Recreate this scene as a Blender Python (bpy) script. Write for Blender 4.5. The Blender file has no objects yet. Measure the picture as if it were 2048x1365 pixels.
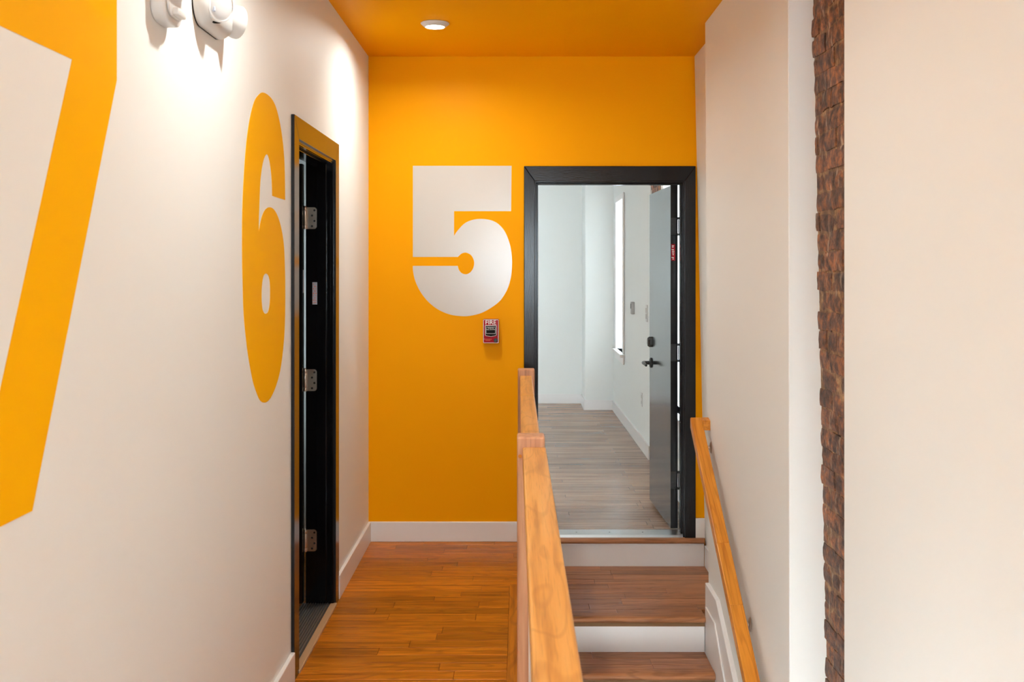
import bpy, bmesh, math, random
from mathutils import Vector, Matrix
random.seed(7)
S = bpy.context.scene
COL = S.collection
# ------------------------------------------------------------------ camera, world, exposure
F, CX, CY, EYE = 2077.0, 1038.0, 536.0, 1.554       # focal length / vanishing point in 2048x1365 pixels, eye height
cam = bpy.data.objects.new('camera', bpy.data.cameras.new('camera'))
COL.objects.link(cam)
cam.location = (0, 0, EYE)
cam.rotation_euler = (math.pi / 2, 0, 0)
cam.data.sensor_width = 36
cam.data.lens = 36 * F / 2048
cam.data.shift_x = -(CX - 1024) / 2048
cam.data.shift_y = -(682.5 - CY) / 2048
cam.data.clip_start = 0.05
cam.data.dof.use_dof = True
cam.data.dof.focus_distance = 5.4
cam.data.dof.aperture_fstop = 9
S.camera = cam
S.view_settings.view_transform = 'Standard'
S.view_settings.look = 'None'
S.view_settings.exposure = 1.02
S.view_settings.gamma = 1
S.view_settings.use_curve_mapping = False
W = bpy.data.worlds.new('sky')
S.world = W
W.use_nodes = True
bg = W.node_tree.nodes['Background']
bg.inputs[0].default_value = (0.78, 0.92, 1.0, 1)
bg.inputs[1].default_value = 19.5
LAMP = (0.92, 1.0, 0.97)
LAMP_W = 7.0

def portal(name, loc, rot, sx, sy):
    """light portal: tells the renderer where the daylight enters (adds no light of its own)"""
    L = bpy.data.lights.new(name, 'AREA')
    L.shape = 'RECTANGLE'; L.size = sx; L.size_y = sy
    L.cycles.is_portal = True
    o = bpy.data.objects.new(name, L); COL.objects.link(o)
    o.location = loc; o.rotation_euler = rot
    return o
R90 = math.pi / 2

# ------------------------------------------------------------------ helpers
def lin(r, g, b):
    f = lambda c: (c / 255 / 12.92) if c <= 10 else ((c / 255 + 0.055) / 1.055) ** 2.4
    return (f(r), f(g), f(b), 1)

def fx(px, d):
    return (px - CX) * d / F

def fz(py, d):
    return EYE + (CY - py) * d / F

WLOC = {}

class MB:
    def __init__(self):
        self.bm = bmesh.new()
    def add(self, other):
        me = bpy.data.meshes.new('tmp'); other.to_mesh(me); self.bm.from_mesh(me); bpy.data.meshes.remove(me); other.free()
    def box(self, x0, x1, y0, y1, z0, z1, bev=0, seg=1):
        b = bmesh.new()
        v = [b.verts.new((x, y, z)) for z in (z0, z1) for y in (y0, y1) for x in (x0, x1)]
        for f in ((0, 2, 3, 1), (4, 5, 7, 6), (0, 1, 5, 4), (1, 3, 7, 5), (3, 2, 6, 7), (2, 0, 4, 6)):
            b.faces.new([v[i] for i in f])
        bmesh.ops.recalc_face_normals(b, faces=b.faces)
        if bev:
            bmesh.ops.bevel(b, geom=b.edges[:], offset=bev, segments=seg, affect='EDGES', profile=0.5)
        self.add(b); return self
    def hexa(self, pts, bev=0, seg=1):
        """8 points: bottom ring of 4, top ring of 4"""
        b = bmesh.new()
        v = [b.verts.new(p) for p in pts]
        for f in ((3, 2, 1, 0), (4, 5, 6, 7), (0, 1, 5, 4), (1, 2, 6, 5), (2, 3, 7, 6), (3, 0, 4, 7)):
            b.faces.new([v[i] for i in f])
        bmesh.ops.recalc_face_normals(b, faces=b.faces)
        if bev:
            bmesh.ops.bevel(b, geom=b.edges[:], offset=bev, segments=seg, affect='EDGES', profile=0.5)
        self.add(b); return self
    def prism(self, pts, axis, a0, a1, bev=0, seg=1):
        """polygon in the other two axes, extruded along axis: 'x' -> (y,z), 'y' -> (x,z), 'z' -> (x,y)"""
        def P(u, v, a):
            return {'x': (a, u, v), 'y': (u, a, v), 'z': (u, v, a)}[axis]
        b = bmesh.new()
        lo = [b.verts.new(P(u, v, a0)) for u, v in pts]
        hi = [b.verts.new(P(u, v, a1)) for u, v in pts]
        n = len(pts)
        b.faces.new(lo); b.faces.new(hi[::-1])
        for i in range(n):
            b.faces.new((lo[i], hi[i], hi[(i + 1) % n], lo[(i + 1) % n]))
        bmesh.ops.recalc_face_normals(b, faces=b.faces)
        if bev:
            bmesh.ops.bevel(b, geom=b.edges[:], offset=bev, segments=seg, affect='EDGES', profile=0.5)
        self.add(b); return self
    def lathe(self, prof, M, n=32, close=True):
        """profile [(r, h)] turned round local z, placed by matrix M"""
        b = bmesh.new()
        rings = []
        for r, h in prof:
            if r < 1e-6:
                rings.append([b.verts.new(M @ Vector((0, 0, h)))])
            else:
                rings.append([b.verts.new(M @ Vector((r * math.cos(2 * math.pi * i / n), r * math.sin(2 * math.pi * i / n), h))) for i in range(n)])
        for A, B in zip(rings, rings[1:]):
            for i in range(n):
                j = (i + 1) % n
                if len(A) == 1 and len(B) == 1: continue
                if len(A) == 1: b.faces.new((A[0], B[i], B[j]))
                elif len(B) == 1: b.faces.new((A[i], B[0], A[j]))
                else: b.faces.new((A[i], B[i], B[j], A[j]))
        if close:
            for Rg in (rings[0], rings[-1]):
                if len(Rg) > 1: b.faces.new(Rg)
        bmesh.ops.recalc_face_normals(b, faces=b.faces)
        self.add(b); return self
    def tube(self, path, r, n=10):
        b = bmesh.new(); rings = []
        P = [Vector(p) for p in path]
        for i, p in enumerate(P):
            t = (P[min(i + 1, len(P) - 1)] - P[max(i - 1, 0)]).normalized()
            up = Vector((0, 0, 1)) if abs(t.z) < 0.9 else Vector((1, 0, 0))
            s = t.cross(up).normalized(); u = s.cross(t)
            rr = r[i] if isinstance(r, (list, tuple)) else r
            rings.append([b.verts.new(p + rr * (math.cos(2 * math.pi * k / n) * s + math.sin(2 * math.pi * k / n) * u)) for k in range(n)])
        for A, B in zip(rings, rings[1:]):
            for i in range(n):
                b.faces.new((A[i], A[(i + 1) % n], B[(i + 1) % n], B[i]))
        b.faces.new(rings[0]); b.faces.new(rings[-1])
        bmesh.ops.recalc_face_normals(b, faces=b.faces)
        self.add(b); return self

def link(name, me, loc, parent):
    o = bpy.data.objects.new(name, me); COL.objects.link(o)
    w = Vector(loc); WLOC[o.name] = w
    if parent is not None:
        o.parent = parent; o.location = w - WLOC[parent.name]
    else:
        o.location = w
    return o

def obj(name, mb, mat, parent=None, smooth=False, label=None):
    """ONE mesh object from a builder whose verts are in world space; its origin goes to its base"""
    vs = [v.co for v in mb.bm.verts]
    lo = Vector([min(v[i] for v in vs) for i in range(3)]); hi = Vector([max(v[i] for v in vs) for i in range(3)])
    org = Vector(((lo.x + hi.x) / 2, (lo.y + hi.y) / 2, lo.z))
    for v in mb.bm.verts: v.co -= org
    me = bpy.data.meshes.new(name)
    mb.bm.to_mesh(me); mb.bm.free()
    me.materials.append(mat)
    if smooth:
        for p in me.polygons: p.use_smooth = True
        try: me.set_sharp_from_angle(angle=math.radians(35))
        except Exception: pass
    o = link(name, me, org, parent)
    if label: o['label'] = label
    return o

def empty(name, loc):
    o = bpy.data.objects.new(name, None); COL.objects.link(o)
    o.empty_display_size = 0.05
    o.location = loc; WLOC[o.name] = Vector(loc)
    return o

def tag(o, label, cat, group=None, kind=None):
    o['label'] = label; o['category'] = cat
    if group: o['group'] = group
    if kind: o['kind'] = kind
    return o

def flat_shape(name, loops, mapper, thick, mat, parent=None):
    """filled 2-D outline with holes, extruded: mapper(u, v, w) -> world"""
    cu = bpy.data.curves.new('tmp', 'CURVE'); cu.dimensions = '2D'; cu.fill_mode = 'BOTH'; cu.extrude = thick / 2
    for lp in loops:
        sp = cu.splines.new('POLY'); sp.points.add(len(lp) - 1)
        for p, (u, v) in zip(sp.points, lp): p.co = (u, v, 0, 1)
        sp.use_cyclic_u = True
    return _curve_obj(name, cu, mapper, thick, mat, parent)

def _curve_obj(name, cu, mapper, thick, mat, parent):
    t = bpy.data.objects.new('tmp', cu); COL.objects.link(t)
    dg = bpy.context.evaluated_depsgraph_get()
    me = bpy.data.meshes.new_from_object(t.evaluated_get(dg))
    bpy.data.objects.remove(t); bpy.data.curves.remove(cu)
    mb = MB(); mb.bm.from_mesh(me); bpy.data.meshes.remove(me)
    for v in mb.bm.verts: v.co = Vector(mapper(v.co.x, v.co.y, v.co.z + thick / 2))
    bmesh.ops.recalc_face_normals(mb.bm, faces=mb.bm.faces)
    mb.bm.faces.ensure_lookup_table()
    return obj(name, mb, mat, parent)

def text(name, s, size, mapper, thick, mat, parent=None, sx=1.0, bold=0.0):
    cu = bpy.data.curves.new('tmp', 'FONT'); cu.body = s; cu.size = size; cu.extrude = thick / 2
    cu.align_x = 'CENTER'; cu.align_y = 'CENTER'; cu.offset = bold; cu.resolution_u = 3
    return _curve_obj(name, cu, lambda u, v, w: mapper(u * sx, v, w), thick, mat, parent)

def spline(pts, k=6):
    out = []
    n = len(pts)
    for i in range(n - 1):
        p0, p1, p2, p3 = pts[max(i - 1, 0)], pts[i], pts[i + 1], pts[min(i + 2, n - 1)]
        for j in range(k):
            t = j / k
            out.append(tuple(0.5 * (2 * b + (c - a) * t + (2 * a - 5 * b + 4 * c - d) * t * t + (3 * b - a - 3 * c + d) * t ** 3)
                             for a, b, c, d in zip(p0, p1, p2, p3)))
    out.append(tuple(pts[-1]))
    return out

# ------------------------------------------------------------------ materials
def new_mat(name):
    m = bpy.data.materials.new(name); m.use_nodes = True
    nt = m.node_tree; b = nt.nodes['Principled BSDF']
    return m, nt, b, (lambda t, **k: _node(nt, t, k))

def _node(nt, t, k):
    n = nt.nodes.new(t)
    for a, v in k.items(): setattr(n, a, v)
    return n

def simple(name, col, rough=0.5, metal=0.0, spec=0.5, coat=0.0, bump=0.0, bscale=60, stretch=None, var=0.0):
    m, nt, b, N = new_mat(name)
    b.inputs['Base Color'].default_value = col if len(col) == 4 else (*col, 1)
    b.inputs['Roughness'].default_value = rough
    b.inputs['Metallic'].default_value = metal
    b.inputs['Specular IOR Level'].default_value = spec
    b.inputs['Coat Weight'].default_value = coat
    if bump or var:
        tc = N('ShaderNodeTexCoord'); mp = N('ShaderNodeMapping')
        if stretch: mp.inputs['Scale'].default_value = stretch
        nz = N('ShaderNodeTexNoise'); nz.inputs['Scale'].default_value = bscale; nz.inputs['Detail'].default_value = 4
        nt.links.new(tc.outputs['Object'], mp.inputs[0]); nt.links.new(mp.outputs[0], nz.inputs['Vector'])
        if bump:
            bp = N('ShaderNodeBump'); bp.inputs['Strength'].default_value = bump; bp.inputs['Distance'].default_value = 0.002
            nt.links.new(nz.outputs['Fac'], bp.inputs['Height']); nt.links.new(bp.outputs[0], b.inputs['Normal'])
        if var:
            rp = N('ShaderNodeMapRange'); rp.inputs['To Min'].default_value = rough - var; rp.inputs['To Max'].default_value = rough + var
            nt.links.new(nz.outputs['Fac'], rp.inputs['Value']); nt.links.new(rp.outputs[0], b.inputs['Roughness'])
    return m

def wood(name, dark, mid, light, axis=0, rough=0.3, scale=1.0, rings=0.35, spread=0.22, coat=0.08, ring_scale=1.0, rot=0.0, thin=0.35, ring_across=9, spec=0.3):
    """oak: long fibres, cathedral contour lines, pores; every piece its own tone"""
    m, nt, b, N = new_mat(name)
    L = nt.links.new
    tc = N('ShaderNodeTexCoord'); oi = N('ShaderNodeObjectInfo')
    off = N('ShaderNodeVectorMath', operation='SCALE'); off.inputs[0].default_value = (37.0, 53.0, 71.0)
    L(oi.outputs['Random'], off.inputs['Scale'])
    ad = N('ShaderNodeVectorMath', operation='ADD'); L(tc.outputs['Object'], ad.inputs[0]); L(off.outputs[0], ad.inputs[1])
    if rot:
        vr0 = N('ShaderNodeVectorRotate', rotation_type='X_AXIS'); vr0.inputs['Angle'].default_value = rot; L(ad.outputs[0], vr0.inputs['Vector']); ad = vr0
    def mapped(along, across):
        mp = N('ShaderNodeMapping'); s = [across * scale] * 3; s[axis] = along * scale
        mp.inputs['Scale'].default_value = s; L(ad.outputs[0], mp.inputs[0]); return mp.outputs[0]
    n1 = N('ShaderNodeTexNoise'); n1.inputs['Scale'].default_value = 1; n1.inputs['Detail'].default_value = 5; n1.inputs['Distortion'].default_value = 0.3
    L(mapped(2.2, 55), n1.inputs['Vector'])
    n2 = N('ShaderNodeTexNoise'); n2.inputs['Scale'].default_value = 1; n2.inputs['Detail'].default_value = 1.5
    L(mapped(1.6 * ring_scale, ring_across * ring_scale), n2.inputs['Vector'])
    mu = N('ShaderNodeMath', operation='MULTIPLY'); mu.inputs[1].default_value = 62; L(n2.outputs['Fac'], mu.inputs[0])
    si = N('ShaderNodeMath', operation='SINE'); L(mu.outputs[0], si.inputs[0])
    sr = N('ShaderNodeMapRange'); sr.inputs['From Min'].default_value = thin; sr.inputs['From Max'].default_value = 1; L(si.outputs[0], sr.inputs['Value'])
    n3 = N('ShaderNodeTexNoise'); n3.inputs['Scale'].default_value = 1; n3.inputs['Detail'].default_value = 2
    L(mapped(9, 420), n3.inputs['Vector'])
    r1 = N('ShaderNodeValToRGB')
    e = r1.color_ramp.elements
    e[0].position = 0.22; e[0].color = dark; e[1].position = 0.76; e[1].color = light
    q = r1.color_ramp.elements.new(0.5); q.color = mid
    L(n1.outputs['Fac'], r1.inputs[0])
    mx = N('ShaderNodeMix', data_type='RGBA', blend_type='MIX')
    rf = N('ShaderNodeMath', operation='MULTIPLY'); rf.inputs[1].default_value = rings; L(sr.outputs[0], rf.inputs[0])
    L(rf.outputs[0], mx.inputs['Factor']); L(r1.outputs[0], mx.inputs['A']); mx.inputs['B'].default_value = dark
    pr = N('ShaderNodeMapRange'); pr.inputs['From Min'].default_value = 0.56; pr.inputs['From Max'].default_value = 0.7; pr.inputs['To Max'].default_value = 0.3
    L(n3.outputs['Fac'], pr.inputs['Value'])
    m2 = N('ShaderNodeMix', data_type='RGBA', blend_type='MULTIPLY'); L(pr.outputs[0], m2.inputs['Factor'])
    L(mx.outputs['Result'], m2.inputs['A']); m2.inputs['B'].default_value = (0.35, 0.28, 0.22, 1)
    hs = N('ShaderNodeHueSaturation')
    vr = N('ShaderNodeMapRange'); vr.inputs['To Min'].default_value = 1 - spread; vr.inputs['To Max'].default_value = 1 + spread
    L(oi.outputs['Random'], vr.inputs['Value']); L(vr.outputs[0], hs.inputs['Value']); L(m2.outputs['Result'], hs.inputs['Color'])
    L(hs.outputs[0], b.inputs['Base Color'])
    b.inputs['Roughness'].default_value = rough; b.inputs['Specular IOR Level'].default_value = spec; b.inputs['Coat Weight'].default_value = coat; b.inputs['Coat Roughness'].default_value = 0.15
    bp = N('ShaderNodeBump'); bp.inputs['Strength'].default_value = 0.12; bp.inputs['Distance'].default_value = 0.001
    L(n1.outputs['Fac'], bp.inputs['Height']); L(bp.outputs[0], b.inputs['Normal'])
    return m

M_wall = simple('warm_white_wall_paint', (0.84, 0.83, 0.80), 0.55, bump=0.06, bscale=220)
M_room = simple('cool_white_wall_paint', (0.80, 0.81, 0.79), 0.6, bump=0.05, bscale=220)
M_trim = simple('white_trim_paint', (0.83, 0.80, 0.79), 0.35, bump=0.03, bscale=90)
M_orange = simple('orange_wall_paint', (0.92, 0.365, 0.001), 0.40, spec=0.04, bump=0.10, bscale=150)
M_orange_num = simple('orange_number_paint', (0.95, 0.44, 0.001), 0.5, spec=0.03, bump=0.05, bscale=200)
M_num = simple('off_white_number_paint', (0.58, 0.52, 0.465), 0.20, spec=0.6, bump=0.10, bscale=120)
M_black = simple('black_gloss_paint', (0.006, 0.006, 0.008), 0.20, spec=0.36, bump=0.18, bscale=45, stretch=(6, 6, 0.6))
M_blackh = simple('black_gloss_paint_cross_grain', (0.006, 0.006, 0.008), 0.16, spec=0.36, bump=0.12, bscale=45, stretch=(0.6, 0.6, 6))
M_leaf = simple('black_steel_door_paint', (0.012, 0.013, 0.015), 0.16, spec=0.34, bump=0.02, bscale=30)
M_jet = simple('jet_black_gloss_paint', (0.003, 0.003, 0.004), 0.13, spec=0.22, bump=0.05, bscale=45, stretch=(6, 6, 0.6))
M_iron = simple('matte_black_hardware', (0.008, 0.008, 0.009), 0.38)
M_nickel = simple('satin_nickel', (0.55, 0.49, 0.43), 0.30, metal=1, bump=0.05, bscale=300)
M_alu = simple('brushed_aluminium', (0.62, 0.62, 0.62), 0.32, metal=1, bump=0.15, bscale=40, stretch=(1, 30, 30), var=0.1)
M_alu2 = simple('worn_aluminium', (0.36, 0.34, 0.32), 0.42, metal=1, bump=0.2, bscale=60, var=0.12)
M_dkmetal = simple('dark_metal', (0.05, 0.045, 0.04), 0.6)
M_plastic = simple('white_plastic', (0.64, 0.62, 0.60), 0.35)
M_grey = simple('grey_plastic', (0.42, 0.42, 0.42), 0.4)
M_red = simple('fire_red_enamel', (0.36, 0.004, 0.016), 0.4, spec=0.2)
M_redprint = simple('red_print', (0.75, 0.16, 0.08), 0.5)
M_white = simple('white_print', (0.80, 0.78, 0.76), 0.5)
M_dark = simple('dark_recess', (0.008, 0.006, 0.006), 0.5, spec=0.12)
M_label = simple('silver_label', (0.42, 0.46, 0.55), 0.35)
M_lens = simple('clear_lamp_lens', (0.55, 0.52, 0.51), 0.12, coat=0.6)
M_board = simple('pale_raw_wood', lin(190, 150, 110), 0.5, bump=0.1, bscale=40)
M_base = simple('subfloor', (0.22, 0.11, 0.04), 0.7)
M_floor = wood('honey_oak_strip_floor', (0.24, 0.062, 0.004, 1), (0.52, 0.160, 0.008, 1), (0.64, 0.220, 0.014, 1), 0, 0.34, rings=0.42, spread=0.24, spec=0.16, coat=0.02)
M_floory = wood('honey_oak_border', (0.26, 0.07, 0.006, 1), (0.54, 0.17, 0.011, 1), (0.64, 0.22, 0.018, 1), 1, 0.34, rings=0.4, spread=0.05, spec=0.16, coat=0.02)
M_tread = wood('brown_oak_tread', (0.17, 0.066, 0.027, 1), (0.37, 0.155, 0.066, 1), (0.45, 0.205, 0.095, 1), 0, 0.36, rings=0.42, spread=0.22, spec=0.2, coat=0.02)
M_rail = wood('light_oak_guard_rail', (0.44, 0.18, 0.035, 1), (0.76, 0.36, 0.085, 1), (0.82, 0.43, 0.125, 1), 1, 0.34, rings=0.32, spec=0.2, coat=0.03, spread=0.06, ring_scale=0.9, thin=0.82, ring_across=8)
M_post = wood('light_oak_post', (0.36, 0.16, 0.08, 1), (0.62, 0.30, 0.16, 1), (0.68, 0.37, 0.21, 1), 2, 0.42, rings=0.15, spread=0.04)
M_hand = wood('red_oak_handrail', (0.42, 0.125, 0.014, 1), (0.72, 0.265, 0.030, 1), (0.78, 0.325, 0.045, 1), 1, 0.34, spec=0.18, coat=0.02, rings=0.35, spread=0.10, ring_scale=0.7, rot=-0.574, thin=0.5, ring_across=22)

def room_floor_mat():
    m, nt, b, N = new_mat('grey_brown_oak_room_floor')
    L = nt.links.new
    tc = N('ShaderNodeTexCoord')
    br = N('ShaderNodeTexBrick'); br.offset = 0.37; br.offset_frequency = 2; br.squash_frequency = 3; br.squash = 1.3
    for k, v in (('Scale', 1), ('Mortar Size', 0.0012), ('Mortar Smooth', 0.3), ('Brick Width', 0.95), ('Row Height', 0.0826), ('Bias', 0)):
        br.inputs[k].default_value = v
    br.inputs['Color1'].default_value = (0, 0, 0, 1); br.inputs['Color2'].default_value = (1, 1, 1, 1); br.inputs['Mortar'].default_value = (0.0, 0.0, 0.0, 1)
    L(tc.outputs['Object'], br.inputs['Vector'])
    mp = N('ShaderNodeMapping'); mp.inputs['Scale'].default_value = (1.6, 38, 1); L(tc.outputs['Object'], mp.inputs[0])
    sp = N('ShaderNodeVectorMath', operation='MULTIPLY_ADD'); sp.inputs[1].default_value = (31, 17, 9)
    L(br.outputs['Color'], sp.inputs[0]); L(mp.outputs[0], sp.inputs[2])
    nz = N('ShaderNodeTexNoise'); nz.inputs['Scale'].default_value = 1; nz.inputs['Detail'].default_value = 5; nz.inputs['Distortion'].default_value = 0.5
    L(sp.outputs[0], nz.inputs['Vector'])
    rp = N('ShaderNodeValToRGB'); e = rp.color_ramp.elements
    e[0].position = 0.28; e[0].color = (0.20, 0.105, 0.06, 1); e[1].position = 0.7; e[1].color = (0.46, 0.29, 0.19, 1)
    L(nz.outputs['Fac'], rp.inputs[0])
    hs = N('ShaderNodeHueSaturation'); vr = N('ShaderNodeMapRange'); vr.inputs['To Min'].default_value = 0.78; vr.inputs['To Max'].default_value = 1.12
    L(br.outputs['Color'], vr.inputs['Value']); L(vr.outputs[0], hs.inputs['Value']); L(rp.outputs[0], hs.inputs['Color'])
    mm = N('ShaderNodeMix', data_type='RGBA'); L(br.outputs['Fac'], mm.inputs['Factor']); L(hs.outputs[0], mm.inputs['A']); mm.inputs['B'].default_value = (0.08, 0.05, 0.035, 1)
    L(mm.outputs['Result'], b.inputs['Base Color'])
    b.inputs['Roughness'].default_value = 0.26; b.inputs['Specular IOR Level'].default_value = 0.3
    bp = N('ShaderNodeBump'); bp.inputs['Strength'].default_value = 0.15; bp.inputs['Distance'].default_value = 0.001
    L(nz.outputs['Fac'], bp.inputs['Height']); L(bp.outputs[0], b.inputs['Normal'])
    return m
M_roomfloor = room_floor_mat()

def brick_mat(name, mortar=False):
    m, nt, b, N = new_mat(name)
    L = nt.links.new
    tc = N('ShaderNodeTexCoord'); oi = N('ShaderNodeObjectInfo'); geo = N('ShaderNodeNewGeometry')
    n1 = N('ShaderNodeTexNoise'); n1.inputs['Scale'].default_value = 22; n1.inputs['Detail'].default_value = 8; n1.inputs['Roughness'].default_value = 0.7
    L(geo.outputs['Position'], n1.inputs['Vector'])
    rp = N('ShaderNodeValToRGB'); e = rp.color_ramp.elements
    if mortar:
        e[0].position = 0.32; e[0].color = lin(70, 50, 38); e[1].position = 0.68; e[1].color = lin(196, 152, 104)
        q = e.new(0.5); q.color = lin(128, 92, 60)
    else:
        e[0].position = 0.36; e[0].color = lin(50, 34, 28); e[1].position = 0.66; e[1].color = lin(176, 108, 60)
        q = e.new(0.5); q.color = lin(106, 70, 52)
    L(n1.outputs['Fac'], rp.inputs[0])
    # vertical white and tan smears left by old plaster
    mp = N('ShaderNodeMapping'); mp.inputs['Scale'].default_value = (30, 34, 11); L(geo.outputs['Position'], mp.inputs[0])
    n2 = N('ShaderNodeTexNoise'); n2.inputs['Scale'].default_value = 1; n2.inputs['Detail'].default_value = 5; L(mp.outputs[0], n2.inputs['Vector'])
    r2 = N('ShaderNodeMapRange'); r2.inputs['From Min'].default_value = 0.61; r2.inputs['From Max'].default_value = 0.69; L(n2.outputs['Fac'], r2.inputs['Value'])
    sc = N('ShaderNodeMath', operation='MULTIPLY'); sc.inputs[1].default_value = 0.6; L(r2.outputs[0], sc.inputs[0])
    mx = N('ShaderNodeMix', data_type='RGBA'); L(sc.outputs[0], mx.inputs['Factor']); L(rp.outputs[0], mx.inputs['A']); mx.inputs['B'].default_value = lin(196, 172, 148)
    hs = N('ShaderNodeHueSaturation'); vr = N('ShaderNodeMapRange'); vr.inputs['To Min'].default_value = 0.65; vr.inputs['To Max'].default_value = 1.3
    if not mortar: L(oi.outputs['Random'], vr.inputs['Value'])
    else: vr.inputs['Value'].default_value = 0.5
    L(vr.outputs[0], hs.inputs['Value']); L(mx.outputs['Result'], hs.inputs['Color']); L(hs.outputs[0], b.inputs['Base Color'])
    b.inputs['Roughness'].default_value = 0.62
    n3 = N('ShaderNodeTexNoise'); n3.inputs['Scale'].default_value = 70; n3.inputs['Detail'].default_value = 6; L(geo.outputs['Position'], n3.inputs['Vector'])
    bp = N('ShaderNodeBump'); bp.inputs['Strength'].default_value = 0.7; bp.inputs['Distance'].default_value = 0.008
    L(n3.outputs['Fac'], bp.inputs['Height']); L(bp.outputs[0], b.inputs['Normal'])
    return m
M_brick = brick_mat('old_brown_brick')
M_mortar = brick_mat('old_lime_mortar', True)

def glass_mat():
    m, nt, b, N = new_mat('window_glass')
    nt.nodes.remove(b)
    out = nt.nodes['Material Output']
    tr = N('ShaderNodeBsdfTransparent'); gl = N('ShaderNodeBsdfGlossy'); gl.inputs['Roughness'].default_value = 0.02
    fr = N('ShaderNodeFresnel'); mx = N('ShaderNodeMixShader')
    nt.links.new(fr.outputs[0], mx.inputs[0]); nt.links.new(tr.outputs[0], mx.inputs[1]); nt.links.new(gl.outputs[0], mx.inputs[2])
    nt.links.new(mx.outputs[0], out.inputs[0])
    return m
M_glass = glass_mat()

def emit_mat(name, col, s):
    m, nt, b, N = new_mat(name)
    b.inputs['Base Color'].default_value = (0.8, 0.8, 0.8, 1)
    b.inputs['Emission Color'].default_value = (*col, 1); b.inputs['Emission Strength'].default_value = s
    return m
M_glow = emit_mat('glowing_lens', (1.0, 0.95, 0.88), 12)

# ------------------------------------------------------------------ the shell
D = 5.9            # end wall
DB = 6.03          # its far face
XL, XLB = -0.855, -0.976   # left wall and its far face
XR = 0.912         # furred-out right wall
CEIL = 2.756
LOW = -2.28        # lower storey
FRONT = -3.0       # wall behind the photographer
xal = lambda z: 1.057 - 0.0218 * z      # leaning old wall in the alcove
xbr = lambda z: 1.046 - 0.0203 * z      # the same wall, bare brick, in the niche

def structure(o, label, cat):
    return tag(o, label, cat, kind='structure')

# left wall with the opening of door 6
JN, JF, HEAD = 3.972, 4.782, 2.052
mb = MB()
mb.box(XLB, XL, FRONT, JN, -0.02, CEIL); mb.box(XLB, XL, JF, DB, -0.02, CEIL); mb.box(XLB, XL, JN, JF, HEAD, CEIL)
structure(obj('wall_left', mb, M_wall), 'long warm white wall on the left with orange numbers', 'wall')
# end wall with the opening of door 5
OX0, OX1 = 0.083, 0.945
mb = MB()
mb.box(XLB, OX0, D, DB, -0.02, CEIL); mb.box(OX1, 1.30, D, DB, -0.30, CEIL); mb.box(OX0, OX1, D, DB, HEAD, CEIL); mb.box(OX0, OX1, D, DB, -0.4, 0.0)
structure(obj('wall_back', mb, M_orange), 'orange end wall carrying the big off-white 5', 'wall')
def xrw(d, z):
    """room face of the furred wall, slightly out of plumb"""
    return XR + (0.0018 + (d - 3.52) / 1.57 * 0.0043) * (CEIL - z)
mb = MB(); mb.hexa([(xrw(3.52, LOW), 3.52, LOW), (1.3, 3.52, LOW), (1.3, 5.09, LOW), (xrw(5.09, LOW), 5.09, LOW), (xrw(3.52, CEIL), 3.52, CEIL), (1.3, 3.52, CEIL), (1.3, 5.09, CEIL), (xrw(5.09, CEIL), 5.09, CEIL)], 0.002)
structure(obj('wall_right', mb, M_wall), 'furred-out beige wall panel behind the stair handrail', 'wall')
mb = MB(); mb.box(XR, 1.30, FRONT, 2.914, LOW, CEIL, 0.003)
structure(obj('wall_right_near', mb, M_wall), 'plain beige wall in the right foreground, right of the brick', 'wall')
mb = MB()
mb.hexa([(xal(LOW), 5.05, LOW), (1.3, 5.05, LOW), (1.3, D + 0.1, LOW), (xal(LOW), D + 0.1, LOW), (xal(CEIL), 5.05, CEIL), (1.3, 5.05, CEIL), (1.3, D + 0.1, CEIL), (xal(CEIL), D + 0.1, CEIL)])
structure(obj('wall_alcove', mb, M_wall), 'narrow leaning beige wall right of the open door 5', 'wall')
# ceiling
mb = MB(); mb.box(XLB, 1.30, FRONT, DB, CEIL, CEIL + 0.12)
structure(obj('ceiling', mb, M_orange), 'flat orange painted ceiling with a round downlight', 'ceiling')
# upper floor slab round the stairwell
EDGE = 0.082
mb = MB(); mb.box(XLB, EDGE, FRONT, D, -0.26, -0.019); mb.box(EDGE, XR, FRONT, 1.2, -0.26, -0.019)
floor = structure(obj('floor', mb, M_base), 'honey oak strip floor of the landing on the left', 'floor')

def plank_mb(x0, x1, y0, y1, z0, z1, ch=0.0016):
    b = MB()
    v = [(x0, y0, z0), (x1, y0, z0), (x1, y1, z0), (x0, y1, z0)]
    t = [(x0, y0, z1 - ch), (x1, y0, z1 - ch), (x1, y1, z1 - ch), (x0, y1, z1 - ch)]
    u = [(x0 + ch, y0 + ch, z1), (x1 - ch, y0 + ch, z1), (x1 - ch, y1 - ch, z1), (x0 + ch, y1 - ch, z1)]
    V = [b.bm.verts.new(p) for p in v + t + u]
    b.bm.faces.new((V[3], V[2], V[1], V[0])); b.bm.faces.new(V[8:12])
    for a in (0, 4):
        for i in range(4):
            j = (i + 1) % 4
            b.bm.faces.new((V[a + i], V[a + j], V[a + 4 + j], V[a + 4 + i]))
    return b

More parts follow.
